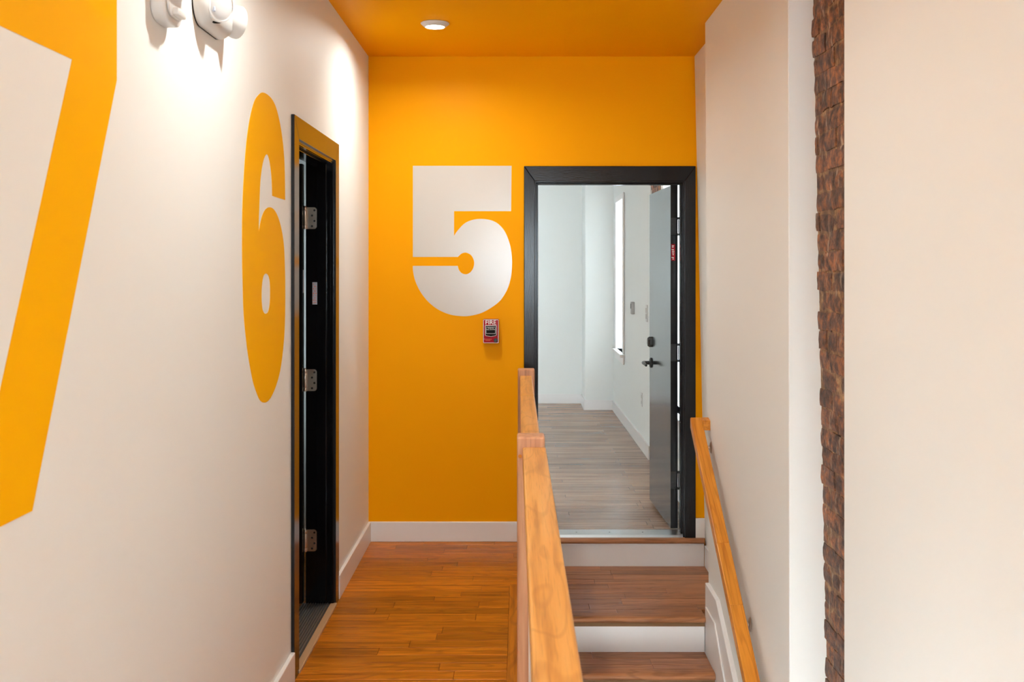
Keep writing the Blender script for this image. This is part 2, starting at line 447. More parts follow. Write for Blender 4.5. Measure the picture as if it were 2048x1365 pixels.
def plank_rows(x0f, x1f, y_far, y_near, z, mat, parent, name='plank', lo=0.35, hi=1.0, th=0.019, w=0.0826):
    y = y_far
    while y > y_near + 0.004:
        yn = max(y - w, y_near)
        X0, X1 = x0f((y + yn) / 2), x1f((y + yn) / 2)
        x = X0 - random.uniform(0, 0.4)
        while x < X1 - 0.001:
            ln = random.uniform(lo, hi)
            a, c = max(x, X0), min(x + ln, X1)
            if X1 - c < 0.10: c = X1
            x = max(c, x + 0.01)
            if c - a < 0.02: continue
            obj(name, plank_mb(a + 0.0004, c - 0.0004, yn + 0.0004, y - 0.0004, z - th, z + random.uniform(-0.0004, 0.0002)), mat, parent)
        y = yn

BX0, BX1, BY = -0.046, 0.082, 5.10       # border board along the stair opening
plank_rows(lambda y: XL, lambda y: EDGE if y > BY else (BX0 if y > 1.2 else XR), D, -0.3, 0.0, M_floor, floor)
for a, c in ((BY, 3.86), (3.86, 2.5), (2.5, 1.2)):
    obj('border_plank', plank_mb(BX0, BX1, c + 0.0005, a - 0.0005, -0.019, 0.0004), M_floory, floor)
mb = MB(); mb.box(XL, XR, FRONT, -0.32, -0.018, 0.0)
structure(obj('floor_behind', mb, M_floor), 'oak floor behind the photographer, out of frame', 'floor')
# stairwell shell below
mb = MB(); mb.box(-0.08, 0.093, 1.2, DB, LOW, -0.26); mb.box(0.093, 1.3, 5.95, 6.05, LOW, -0.3)
structure(obj('wall_stairwell', mb, M_wall), 'white wall under the landing edge on the left of the stairs', 'wall')
mb = MB(); mb.box(-0.08, 1.3, FRONT, 6.0, LOW - 0.1, LOW)
structure(obj('floor_lower', mb, M_tread), 'lower storey floor at the foot of the stairs', 'floor')
mb = MB(); mb.box(-0.08, 1.3, 0.0, 0.1, LOW, -0.26)
structure(obj('wall_lower', mb, M_wall), 'lower storey wall facing the foot of the stairs', 'wall')
mb = MB(); mb.box(0.0825, 0.093, 1.2, 5.87, -0.30, -0.003, 0.002)
structure(obj('trim_1', mb, M_trim), 'white fascia board on the landing edge beside the stairs', 'trim')

# wall behind the photographer, with a window
WB = (-0.47, 0.54, 1.10, 2.18)
mb = MB()
mb.box(XLB, WB[0], FRONT - 0.2, FRONT, LOW, CEIL); mb.box(WB[1], 1.3, FRONT - 0.2, FRONT, LOW, CEIL)
mb.box(WB[0], WB[1], FRONT - 0.2, FRONT, LOW, WB[2]); mb.box(WB[0], WB[1], FRONT - 0.2, FRONT, WB[3], CEIL)
structure(obj('wall_front', mb, M_wall), 'white wall behind the photographer with a window', 'wall')

def window_y(name, label, x0, x1, z0, z1, y, sgn):
    """window in a wall across the hall; the room is on the side sgn of y"""
    w = empty(name, ((x0 + x1) / 2, y, z0)); structure(w, label, 'window')
    c = 0.07; t = 0.018 * sgn; ya, yb = sorted((y, y + t))
    for a in ((x0 - c, x0, z0 - 0.02, z1 + c), (x1, x1 + c, z0 - 0.02, z1 + c), (x0, x1, z1, z1 + c)):
        obj('casing', MB().box(a[0], a[1], ya, yb, a[2], a[3], 0.002), M_trim, w)
    ya, yb = sorted((y - 0.1 * sgn, y + 0.04 * sgn))
    obj('sill', MB().box(x0 - c - 0.02, x1 + c + 0.02, ya, yb, z0 - 0.03, z0, 0.003), M_trim, w)
    ya, yb = sorted((y - 0.14 * sgn, y - 0.10 * sgn)); zm = (z0 + z1) / 2
    m = MB()
    m.box(x0, x0 + 0.04, ya, yb, z0, z1); m.box(x1 - 0.04, x1, ya, yb, z0, z1)
    for zc in (z0 + 0.025, zm, z1 - 0.025): m.box(x0 + 0.04, x1 - 0.04, ya, yb, zc - 0.02, zc + 0.02)
    obj('sash', m, M_trim, w)
    yc = (ya + yb) / 2
    for za, zb in ((z0 + 0.045, zm - 0.02), (zm + 0.02, z1 - 0.045)):
        obj('pane', MB().box(x0 + 0.04, x1 - 0.04, yc - 0.002, yc + 0.002, za, zb), M_glass, w)
    return w

def window_x(name, label, y0, y1, z0, z1, xin, sgn, wall_t):
    """window in a side wall; the room lies on the side sgn of x; xin = room face of the wall"""
    w = empty(name, (xin, (y0 + y1) / 2, z0)); structure(w, label, 'window')
    c = 0.06; xa, xb = sorted((xin, xin + 0.016 * sgn))
    for a in ((y0 - c, y0, z0, z1 + c), (y1, y1 + c, z0, z1 + c), (y0, y1, z1, z1 + c)):
        obj('casing', MB().box(xa, xb, a[0], a[1], a[2], a[3], 0.002), M_trim, w)
    x1, x2 = sorted((xin - 0.06 * sgn, xin + 0.045 * sgn))
    obj('sill', MB().box(x1, x2, y0 - c - 0.02, y1 + c + 0.02, z0 - 0.028, z0, 0.004), M_trim, w)
    x1, x2 = sorted((xin, xin + 0.016 * sgn))
    obj('apron', MB().box(x1, x2, y0 - c, y1 + c, z0 - 0.10, z0 - 0.028, 0.002), M_trim, w)
    x1, x2 = sorted((xin - (wall_t - 0.06) * sgn, xin - (wall_t - 0.11) * sgn)); zm = (z0 + z1) / 2
    m = MB()
    m.box(x1, x2, y0, y0 + 0.04, z0, z1); m.box(x1, x2, y1 - 0.04, y1, z0, z1)
    for zc in (z0 + 0.025, zm, z1 - 0.025): m.box(x1, x2, y0 + 0.04, y1 - 0.04, zc - 0.02, zc + 0.02)
    obj('sash', m, M_trim, w)
    xc = (x1 + x2) / 2
    for za, zb in ((z0 + 0.045, zm - 0.02), (zm + 0.02, z1 - 0.045)):
        obj('pane', MB().box(xc - 0.002, xc + 0.002, y0 + 0.04, y1 - 0.04, za, zb), M_glass, w)
    return w

window_y('window_2', 'sash window behind the photographer, out of frame', *WB, FRONT, 1)
portal('daylight_portal_hall', ((WB[0] + WB[1]) / 2, FRONT - 0.21, (WB[2] + WB[3]) / 2), (R90, 0, math.pi), WB[1] - WB[0], WB[3] - WB[2])

# ---- apartment room beyond door 5
RZ = 0.012
RX = lambda d: 1.051 - (d - 8.4) * 0.0091
FARW, PIER = 11.80, 11.26
RXL = -4.6
mb = MB(); mb.box(RXL - 0.2, 1.4, DB, FARW + 0.2, RZ - 0.2, RZ); mb.box(OX0, OX1, D, DB, 0.0, RZ)
structure(obj('floor_room', mb, M_roomfloor), 'grey-brown oak floor of the room beyond door 5', 'floor')
mb = MB(); mb.box(RXL - 0.2, 1.4, DB, FARW + 0.2, CEIL, CEIL + 0.12)
structure(obj('ceiling_room', mb, M_room), 'white ceiling of the room beyond door 5', 'ceiling')
mb = MB(); mb.box(RXL - 0.2, 1.4, FARW, FARW + 0.2, RZ, CEIL)
structure(obj('wall_room_far', mb, M_room), 'cool white far wall of the room beyond door 5', 'wall')
mb = MB(); mb.box(0.716, 1.05, PIER, FARW, RZ, CEIL, 0.012, 3)
structure(obj('wall_room_pier', mb, M_room, smooth=True), 'white pier in the far right corner of the room', 'wall')
W1 = (10.22, 10.92, 0.705, 2.235)
W5 = (6.22, 7.55, 0.58, 2.60)
def rwall(m, d0, d1, z0, z1):
    m.hexa([(RX(d0), d0, z0), (1.36, d0, z0), (1.36, d1, z0), (RX(d1), d1, z0), (RX(d0), d0, z1), (1.36, d0, z1), (1.36, d1, z1), (RX(d1), d1, z1)])
mb = MB()
rwall(mb, DB, W5[0], RZ, CEIL); rwall(mb, W5[1], 7.73, RZ, CEIL); rwall(mb, W5[0], W5[1], RZ, W5[2]); rwall(mb, W5[0], W5[1], W5[3], CEIL); rwall(mb, 8.32, W1[0], RZ, CEIL); rwall(mb, W1[1], FARW, RZ, CEIL)
rwall(mb, W1[0], W1[1], RZ, W1[2]); rwall(mb, W1[0], W1[1], W1[3], CEIL)
structure(obj('wall_room_right', mb, M_room), 'cool white right wall of the room with a tall window', 'wall')
window_x('window_1', 'tall bright window seen edge-on through door 5', *W1, RX(10.57), -1, 0.31)
portal('daylight_portal_room', (1.38, (W1[0] + W1[1]) / 2, (W1[2] + W1[3]) / 2), (0, R90, 0), W1[3] - W1[2], W1[1] - W1[0])
window_x('window_5', 'bright window hidden behind the open black door', *W5, RX(6.85), -1, 0.31)
portal('daylight_portal_room_near', (1.38, (W5[0] + W5[1]) / 2, (W5[2] + W5[3]) / 2), (0, R90, 0), W5[3] - W5[2], W5[1] - W5[0])
W3 = (-3.9, -2.65, 0.8, 2.4)  # unseen window, added and sized for the light on the far wall
mb = MB(); mb.box(RXL - 0.2, RXL, DB - 0.2, FARW, RZ, CEIL)
structure(obj('wall_room_left', mb, M_room), 'left wall of the room beyond door 5, out of view', 'wall')
mb = MB()
mb.box(RXL, W3[0], DB - 0.2, DB, RZ, CEIL); mb.box(W3[1], XLB, DB - 0.1, DB, RZ, CEIL)
mb.box(W3[0], W3[1], DB - 0.2, DB, RZ, W3[2]); mb.box(W3[0], W3[1], DB - 0.2, DB, W3[3], CEIL)
structure(obj('wall_room_near', mb, M_room), 'near wall of the room beyond door 5, out of view', 'wall')
window_y('added_window_3', 'unseen window added to light the far wall of the room', *W3, DB, 1)
portal('daylight_portal_room_left', ((W3[0] + W3[1]) / 2, DB - 0.21, (W3[2] + W3[3]) / 2), (R90, 0, math.pi), W3[1] - W3[0], W3[3] - W3[2])
mb = MB(); mb.box(RXL, 0.704, FARW - 0.014, FARW, RZ, RZ + 0.108, 0.002)
structure(obj('baseboard_room_far', mb, M_trim), 'white baseboard along the far wall of the room', 'baseboard')
mb = MB(); mb.box(0.702, 0.716, PIER - 0.014, FARW - 0.014, RZ, RZ + 0.108, 0.002); mb.box(0.716, 1.012, PIER - 0.014, PIER, RZ, RZ + 0.108, 0.002)
structure(obj('baseboard_room_pier', mb, M_trim), 'white baseboard round the pier in the far corner', 'baseboard')
mb = MB()
for d0, d1 in ((DB, 7.73), (8.32, PIER - 0.014)):
    mb.hexa([(RX(d0) - 0.014, d0, RZ), (RX(d0), d0, RZ), (RX(d1), d1, RZ), (RX(d1) - 0.014, d1, RZ), (RX(d0) - 0.014, d0, RZ + 0.11), (RX(d0), d0, RZ + 0.11), (RX(d1), d1, RZ + 0.11), (RX(d1) - 0.014, d1, RZ + 0.11)])
structure(obj('baseboard_room_right', mb, M_trim), 'white baseboard along the right wall of the room', 'baseboard')

# ---- room beyond door 6
mb = MB(); mb.box(-2.3, XLB, 3.0, DB, -0.26, -0.004)
structure(obj('floor_side_room', mb, M_floor), 'strip of oak floor inside the doorway of door 6', 'floor')
mb = MB(); mb.box(-2.3, XLB, 3.0, DB, 2.6, CEIL)
structure(obj('ceiling_side_room', mb, M_wall), 'pale ceiling inside the doorway of door 6', 'ceiling')
W4 = (5.15, 5.40, 1.0, 1.8)  # unseen window, shaped to light the hinge gap but not the leaf front
mb = MB()
for a in ((2.8, W4[0], -0.02, CEIL), (W4[1], DB, -0.02, CEIL), (W4[0], W4[1], -0.02, W4[2]), (W4[0], W4[1], W4[3], CEIL)):
    mb.box(-2.3, -2.1, *a)
mb.box(-2.1, XLB, 2.8, 3.0, -0.02, CEIL); mb.box(-2.1, XLB, 5.75, 5.88, -0.02, CEIL)
structure(obj('wall_side_room', mb, M_room), 'walls of the side room behind door 6, out of view', 'wall')
window_x('added_window_4', 'unseen side room window added to light the gap at door 6', *W4, -2.1, 1, 0.2)
portal('daylight_portal_side', (-2.32, (W4[0] + W4[1]) / 2, (W4[2] + W4[3]) / 2), (0, -R90, 0), W4[3] - W4[2], W4[1] - W4[0])

# ---- baseboards of the landing
BH = 0.112
mb = MB(); mb.box(XL, OX0 - 0.06, D - 0.016, D, 0, BH, 0.002)
structure(obj('baseboard_back', mb, M_trim), 'white baseboard under the orange wall, left of door 5', 'baseboard')
mb = MB(); mb.box(1.0, xal(0.1), D - 0.016, D, 0.02, 0.132, 0.002)
structure(obj('baseboard_corner', mb, M_trim), 'short white baseboard right of the black door 5 casing', 'baseboard')
mb = MB(); mb.box(XL, XL + 0.016, 4.862, D - 0.016, 0, BH, 0.002)
structure(obj('baseboard_left', mb, M_trim), 'white baseboard between door 6 and the orange wall', 'baseboard')
mb = MB(); mb.box(XL, XL + 0.016, FRONT, 3.893, 0, BH, 0.002)
structure(obj('baseboard_left_near', mb, M_trim), 'white baseboard in the left foreground, before door 6', 'baseboard')

# ------------------------------------------------------------------ bare brick in the niche and in the room
def brick_mesh(lx, ly, lz, seed):
    """irregular old brick, face towards -x; centred"""
    rd = random.Random(seed)
    b = bmesh.new()
    nu, nv = 4, 3
    g = {}
    for i in range(nu + 1):
        for j in range(nv + 1):
            e = (i in (0, nu)) + (j in (0, nv))
            x = -lx / 2 + (0.002 if e == 1 else 0.004 if e == 2 else 0) + rd.uniform(-0.0015, 0.002)
            y = (i / nu - 0.5) * ly + rd.uniform(-0.004, 0.004); z = (j / nv - 0.5) * lz + rd.uniform(-0.004, 0.004)
            g[i, j] = b.verts.new((x, y, z))
    for i in range(nu):
        for j in range(nv):
            b.faces.new((g[i, j], g[i, j + 1], g[i + 1, j + 1], g[i + 1, j]))
    rim = [(i, 0) for i in range(nu)] + [(nu, j) for j in range(nv)] + [(i, nv) for i in range(nu, 0, -1)] + [(0, j) for j in range(nv, 0, -1)]
    back = [b.verts.new((lx / 2, (i / nu - 0.5) * ly, (j / nv - 0.5) * lz)) for i, j in rim]
    n = len(rim)
    for k in range(n):
        b.faces.new((g[rim[k]], g[rim[(k + 1) % n]], back[(k + 1) % n], back[k]))
    b.faces.new(back)
    bmesh.ops.recalc_face_normals(b, faces=b.faces)
    me = bpy.data.meshes.new('brick'); b.to_mesh(me); b.free()
    me.materials.append(M_brick)
    return me
STRETCH = [brick_mesh(0.05, 0.197, 0.0605, i) for i in range(6)]
HEADER = [brick_mesh(0.05, 0.097, 0.0605, 50 + i) for i in range(4)]

def brick_panel(name, label, xf, y0, y1, z0, z1, back, clip=None):
    m = MB()
    m.hexa([(xf(z0) + 0.0015, y0, z0), (back, y0, z0), (back, y1, z0), (xf(z0) + 0.0015, y1, z0), (xf(z1) + 0.0015, y0, z1), (back, y0, z1), (back, y1, z1), (xf(z1) + 0.0015, y1, z1)])
    w = structure(obj(name, m, M_mortar), label, 'wall')
    ch = 0.0655; k = 0; z = z0 + ch / 2
    while z < z1 - ch / 2:
        hd = k % 4 == 3
        step = 0.1 if hd else 0.202
        y = y1 - random.uniform(0.0, 0.03) - (0.0 if k % 2 else step / 2)
        y = y + step / 2
        while y - step / 2 > y0 - step * 0.2:
            me = random.choice(HEADER if hd else STRETCH)
            yc = y - step / 2
            if yc + step / 2 <= y1 + 0.13 and yc - step / 2 >= y0 - 0.05:
                o = link('brick', me, (xf(z) + 0.022 + random.uniform(-0.004, 0.003), yc, z + random.uniform(-0.003, 0.003)), w)
                o.rotation_euler = (random.uniform(-0.02, 0.02), 0, random.uniform(-0.02, 0.02))
            y -= step
        z += ch; k += 1
    return w
brick_panel('wall_niche', 'strip of old exposed brown brick in the recess on the right', xbr, 2.80, 3.60, -0.75, CEIL, 1.3)
mb = MB(); mb.box(1.03, 1.3, 2.85, 3.56, LOW, -0.75)
structure(obj('wall_niche_lower', mb, M_wall), 'wall below the brick strip, down the stairwell', 'wall')
brick_panel('wall_room_brick', 'patch of exposed brick behind the top of the open black door', lambda z: 1.062, 7.76, 8.29, RZ, CEIL, 1.36)

# ------------------------------------------------------------------ door 5 (end wall)
d5 = empty('door_1', ((OX0 + OX1) / 2, D, 0)); structure(d5, 'open black steel door 5 in a black painted frame', 'door')
CT = 0.018
CO0, CI0, CI1, CO1, CZ0, CZ1 = 0.028, 0.089, 0.939, 1.001, 2.047, 2.131
def casing_back(pts, mat):
    obj('casing', MB().prism(pts, 'y', D - CT, D, 0.003, 2), mat, d5)
casing_back([(CO0, 0.0), (CI0, 0.0), (CI0, CZ0), (CO0, CZ1)], M_black)
casing_back([(CI1, 0.02), (CO1, 0.02), (CO1, CZ1), (CI1, CZ0)], M_black)
casing_back([(CI0, CZ0), (CI1, CZ0), (CO1, CZ1), (CO0, CZ1)], M_blackh)
JT = 0.014
obj('jamb', MB().box(OX0, OX0 + JT, D - 0.004, DB + 0.003, RZ, HEAD, 0.001), M_black, d5)
obj('jamb', MB().box(OX1 - JT, OX1, D - 0.004, DB + 0.003, RZ, HEAD, 0.001), M_black, d5)
obj('jamb', MB().box(OX0 + JT, OX1 - JT, D - 0.004, DB + 0.003, HEAD - JT, HEAD, 0.001), M_blackh, d5)
SX0, SX1 = OX0 + JT, OX1 - JT
obj('stop', MB().box(SX0, SX0 + 0.012, 5.93, 5.982, RZ + 0.02, HEAD - JT, 0.002), M_black, d5)
obj('stop', MB().box(SX1 - 0.008, SX1, 5.93, 5.982, RZ + 0.02, HEAD - JT, 0.002), M_black, d5)
obj('stop', MB().box(SX0 + 0.012, SX1 - 0.008, 5.93, 5.982, HEAD - JT - 0.010, HEAD - JT, 0.002), M_blackh, d5)
m = MB(); m.prism([(5.885, 0.014), (5.885, 0.020), (5.91, 0.034), (6.03, 0.034), (6.055, 0.020), (6.055, 0.013)], 'x', SX0, SX1, 0.001)
th = obj('threshold', m, M_alu, d5, label='brushed metal threshold plate')
for x in (0.33, 0.52, 0.71):
    obj('screw', MB().lathe([(0, 0.0005), (0.004, 0.0005), (0.005, -0.001)], Matrix.Translation((x, 5.965, 0.0345)), 10), M_dark, th)
# leaf
HX, HY, LLEN, LTH = 0.9235, 6.045, 0.765, 0.041
ang = math.atan2(0.856 - 0.8825, LLEN)
LU = Vector((math.sin(ang), math.cos(ang), 0)); LN = Vector((-math.cos(ang), math.sin(ang), 0))   # along the leaf, out of its hall face
H0 = Vector((HX, HY, 0))
def leafpt(u, n, z):
    """u along the leaf from the hinge edge, n out of the visible face (0 = that face), z up"""
    p = H0 + LU * u + LN * (LTH + n); return (p.x, p.y, z)
def leaf_box(u0, u1, n0, n1, z0, z1, bev=0.0, seg=1, mb=None):
    m = mb or MB()
    return m.hexa([leafpt(u0, n0, z0), leafpt(u1, n0, z0), leafpt(u1, n1, z0), leafpt(u0, n1, z0), leafpt(u0, n0, z1), leafpt(u1, n0, z1), leafpt(u1, n1, z1), leafpt(u0, n1, z1)], bev, seg)
leaf = obj('leaf', leaf_box(0, LLEN, -LTH, 0, 0.037, 2.034, 0.0012), M_leaf, d5)
LM = Matrix.Translation(Vector(leafpt(LLEN - 0.065, 0, 1.073))) @ LN.to_track_quat('Z', 'Y').to_matrix().to_4x4()
obj('deadbolt', MB().lathe([(0.034, 0), (0.034, 0.012), (0.026, 0.024), (0, 0.024)], LM @ Matrix.Rotation(math.radians(30), 4, 'Z'), 6), M_iron, leaf)
LM = Matrix.Translation(Vector(leafpt(LLEN - 0.065, 0, 0.937))) @ LN.to_track_quat('Z', 'Y').to_matrix().to_4x4()
m = MB(); m.lathe([(0.033, 0), (0.033, 0.006), (0.028, 0.010), (0.012, 0.012), (0.012, 0.05), (0, 0.05)], LM, 24)
m.tube([leafpt(LLEN - 0.055, 0.05, 0.937), leafpt(LLEN - 0.075, 0.051, 0.937), leafpt(LLEN - 0.12, 0.053, 0.935), leafpt(LLEN - 0.175, 0.050, 0.930)], [0.011, 0.012, 0.009, 0.008])
obj('lever_handle', m, M_iron, leaf, smooth=True)
m = leaf_box(LLEN, LLEN + 0.001, -0.034, -0.008, 0.88, 0.99)
obj('latch_plate', m, M_iron, leaf)
for zc in (1.795, 1.06, 0.318):
    h = obj('hinge', leaf_box(-0.0016, 0.0, -0.034, -0.002, zc - 0.05, zc + 0.05, 0.0004), M_iron, leaf)
    kx, ky = HX + 0.004, HY - 0.008
    m = MB()
    for a, c in ((-0.054, -0.040), (0.040, 0.054)):
        m.lathe([(0, a), (0.0055, a), (0.0055, c), (0, c)], Matrix.Translation((kx, ky, zc)), 12)
    m.lathe([(0, -0.039), (0.003, -0.039), (0.003, 0.039), (0, 0.039)], Matrix.Translation((kx, ky, zc)), 10)
    obj('hinge_pin', m, M_iron, h)
    m = MB()
    for zz in (-0.035, -0.012, 0.012, 0.035):
        c = leafpt(-0.0012, -0.012 if abs(zz) < 0.02 else -0.024, zc + zz)
        m.lathe([(0, 0.0012), (0.0035, 0.0008), (0.004, 0)], Matrix.Translation(c) @ Matrix.Rotation(R90, 4, 'X'), 8)
    obj('hinge_screws', m, M_iron, h)
st = obj('rating_label', leaf_box(-0.0012, -0.0002, -0.026, -0.004, 1.596, 1.692), M_red, leaf, label='small red label with white print on the hinge edge')
m = MB()
for zz in (1.603, 1.612, 1.628, 1.638, 1.648, 1.658, 1.672, 1.680):
    a = random.uniform(0.006, 0.012)
    m2 = leaf_box(-0.0016, -0.0012, -0.021 + random.uniform(0, 0.004), -0.021 + a + 0.004, zz, zz + 0.0045, mb=m)
obj('label_print', m, M_white, st)
obj('jamb_label', MB().box(SX1 - 0.0008, SX1, 6.0, 6.028, 1.60, 1.69), M_white, d5, label='white label on the door jamb')

# ------------------------------------------------------------------ door 6 (left wall)
d6 = empty('door_2', (XL, (JN + JF) / 2, 0)); structure(d6, 'open black door 6 in a glossy black frame', 'door')
C2 = 0.013
y0, y1, y2, y3 = 3.894, 3.979, 4.775, 4.860
def casing_left(pts, mat, inner):
    obj('casing', MB().prism(pts, 'x', XL, XL + C2, 0.0015, 2), mat, d6)
casing_left([(y0, 0.0), (y1, 0.0), (y1, CZ0), (y0, CZ1)], M_leaf, 1)
casing_left([(y2, 0.0), (y3, 0.0), (y3, CZ1), (y2, CZ0)], M_leaf, 0)
casing_left([(y1, CZ0), (y2, CZ0), (y3, CZ1), (y0, CZ1)], M_leaf, 0)
# moulded inner edge of the casing
m = MB()
for k, (t, w_) in enumerate(((0.004, 0.0), (-0.004, 0.007))):
    pass
JX0, JX1 = XLB - 0.003, XL + 0.004
obj('jamb', MB().box(JX0, JX1, JN, JN + 0.014, 0, HEAD, 0.0015), M_jet, d6)
obj('jamb', MB().box(JX0, JX1, JF - 0.014, JF, 0, HEAD, 0.0015), M_jet, d6)
obj('jamb', MB().box(JX0, JX1, JN + 0.014, JF - 0.014, HEAD - 0.014, HEAD, 0.0015), M_jet, d6)
STX0, STX1 = XLB + 0.050, XL - 0.028
obj('stop', MB().box(STX0, STX1, JN + 0.014, JN + 0.026, 0.02, HEAD - 0.014, 0.002), M_jet, d6)
obj('stop', MB().box(STX0, STX1, JF - 0.026, JF - 0.014, 0.02, HEAD - 0.014, 0.002), M_jet, d6)
obj('stop', MB().box(STX0, STX1, JN + 0.026, JF - 0.026, HEAD - 0.026, HEAD - 0.014, 0.002), M_jet, d6)
# thin beads between casing and jamb, all three sides
for k, (ox, th_) in enumerate(((XL - 0.002, 0.006), (XL - 0.014, 0.004))):
    e = 0.014 + th_
    m = MB(); m.box(ox - 0.004, ox + 0.004, JN + 0.014, JN + e, 0.02, HEAD - 0.014, 0.001)
    m.box(ox - 0.004, ox + 0.004, JF - e, JF - 0.014, 0.02, HEAD - 0.014, 0.001)
    m.box(ox - 0.004, ox + 0.004, JN + e, JF - e, HEAD - e, HEAD - 0.014, 0.001)
    obj('bead', m, M_jet, d6)
# saddle
m = MB(); m.box(XLB - 0.02, XL - 0.012, JN + 0.014, JF - 0.014, -0.004, 0.012, 0.002)
sd = obj('threshold', m, M_dkmetal, d6, label='ribbed worn metal saddle')  # darker base, shows as dark lines between the ribs
for i in range(11):
    x = XLB - 0.016 + i * 0.0112
    obj('rib', MB().box(x, x + 0.0056, JN + 0.015, JF - 0.015, 0.0115, 0.0160, 0.001), M_alu2, sd)
obj('threshold_edge', MB().box(XL - 0.012, XL + 0.018, JN + 0.002, JF - 0.002, -0.002, 0.013, 0.003), M_board, d6, label='pale wooden strip along the saddle')
# leaf, swung into the side room against the far jamb
lx1 = XLB - 0.009
leaf6 = obj('leaf', MB().box(lx1 - 0.76, lx1, 4.722, 4.763, 0.025, 2.028, 0.0015), M_jet, d6)
obj('edge_label', MB().box(lx1 - 0.0002, lx1 + 0.0008, 4.735, 4.752, 1.44, 1.545), M_label, leaf6)
m = MB(); m.lathe([(0.034, 0), (0.034, 0.006), (0.012, 0.012), (0.012, 0.05), (0, 0.05)], Matrix.Translation((lx1 - 0.7, 4.722, 0.94)) @ Matrix.Rotation(R90, 4, 'X'), 20)
m.tube([(lx1 - 0.71, 4.672, 0.94), (lx1 - 0.65, 4.67, 0.937), (lx1 - 0.59, 4.672, 0.932)], [0.011, 0.010, 0.008])
obj('lever_handle', m, M_iron, leaf6, smooth=True)
FJ = JF - 0.014       # face of the far jamb
for n_h, zc in enumerate((1.782, 1.038, 0.302)):
    # leaf of the hinge screwed to the jamb, rounded corners, four dark screw holes
    xa, xb = XLB + 0.004, XLB + 0.048; za, zb = zc - 0.05, zc + 0.05; r = 0.013
    pts = [(xa, za)] + [(xb - r + r * math.sin(t), za + r - r * math.cos(t)) for t in [i * R90 / 5 for i in range(6)]] + [(xb - r + r * math.cos(t), zb - r + r * math.sin(t)) for t in [i * R90 / 5 for i in range(6)]] + [(xa, zb)]
    h = obj('hinge', MB().prism(pts, 'y', FJ - 0.0025, FJ, 0.0004), M_nickel, d6, label='satin nickel hinge, ' + ('top', 'middle', 'bottom')[n_h] + ' one')
    m = MB()
    kx, ky = XLB - 0.004, FJ - 0.008
    for a, c in ((-0.050, -0.034), (-0.033, 0.033), (0.034, 0.050)):
        m.lathe([(0, a), (0.0085, a), (0.0095, a + 0.002), (0.0095, c - 0.002), (0.0085, c), (0, c)], Matrix.Translation((kx, ky, zc)), 16)
    m.lathe([(0.004, 0.05), (0.006, 0.052), (0.004, 0.056), (0, 0.057)], Matrix.Translation((kx, ky, zc)), 12)
    obj('barrel', m, M_nickel, h, smooth=True)
    for zz, xx in ((0.036, 0.037), (0.012, 0.026), (-0.013, 0.037), (-0.037, 0.026)):
        obj('screw', MB().lathe([(0, 0.0002), (0.0042, 0.0006), (0.005, 0)], Matrix.Translation((XLB + xx, FJ - 0.0026, zc + zz)) @ Matrix.Rotation(R90, 4, 'X'), 12), M_iron, h)
pl = obj('jamb_label', MB().box(XLB + 0.030, XLB + 0.052, FJ - 0.0135, FJ - 0.0125, 1.386, 1.488), M_label, d6, label='small silver printed label')
m = MB()
for i in range(3):
    for j in range(9):
        if random.random() < 0.75:
            zz = 1.392 + j * 0.0105; xx = XLB + 0.033 + i * 0.006
            m.box(xx, xx + random.uniform(0.0015, 0.004), FJ - 0.0139, FJ - 0.0135, zz, zz + 0.006)
obj('label_print', m, M_redprint, pl)

# ------------------------------------------------------------------ big numbers
def map_left(u, v, w): return (XL + w, u, v)
def map_back(u, v, w): return (u, D - w, v)
z5 = lambda pts: [((800 + x / 3.33 - CX) * D / F, EYE + (CY - 310 - y / 3.33) * D / F) for x, y in pts]
p5 = [(86, 73), (743, 73), (740, 375), (360, 375)]
p5 += spline([(360, 540), (384, 505), (430, 457), (485, 433), (545, 427), (610, 437), (660, 465), (700, 515), (730, 590), (744, 670), (746, 740), (738, 820), (715, 895), (672, 965), (620, 1010), (550, 1050), (480, 1070), (415, 1075), (330, 1063), (250, 1028), (185, 975), (135, 910), (102, 840), (88, 780), (86, 740)])
p5 += spline([(385, 740), (392, 765), (410, 787), (438, 796), (465, 785), (486, 758), (494, 722), (488, 692), (470, 665), (438, 651), (410, 658), (385, 680)])
p5 += [(86, 680)]
tag(flat_shape('wall_number', [z5(p5)], map_back, 0.0008, M_num), 'large off-white number 5 on the orange wall', 'number')
def l6(pts, oy):
    out = []
    for x, y in pts:
        px, py = 470 + x / 4.133, oy + y / 4.133
        k = -XL / (CX - px)
        out.append((F * k, EYE + (CY - py) * k))
    return out
o1 = [(413, 952), (411, 760), (405, 600), (390, 440), (365, 290), (330, 165), (285, 95), (228, 62), (185, 92), (155, 145), (125, 260), (102, 400), (85, 560), (72, 750), (62, 950), (58, 1100), (57, 1250)]
o2 = [(58, 100), (62, 300), (70, 560), (88, 760), (110, 930), (145, 1120), (180, 1230), (205, 1285), (235, 1305), (268, 1295), (302, 1250), (340, 1160), (372, 1040), (395, 880), (408, 720), (413, 560), (414, 330), (410, 150)]
o3 = [(403, 1330), (390, 1230), (370, 1140), (345, 1070), (315, 1025), (285, 1012), (255, 1025), (230, 1065), (210, 1130), (195, 1215)]
o4 = [(196, 1100), (201, 960), (208, 800), (222, 680), (240, 605), (262, 573), (280, 610), (295, 700), (303, 800), (307, 918)]
out6 = spline(l6(o1, 170) + l6(o2, 490) + l6(o3, 170), 4) + spline(l6(o4, 170), 4)
hole = [(255, 235), (235, 255), (223, 320), (218, 420), (224, 520), (237, 560), (252, 570), (272, 555), (285, 500), (290, 410), (287, 310), (275, 255)]
h6 = spline(l6(hole + hole[:1], 490), 4)[:-1]
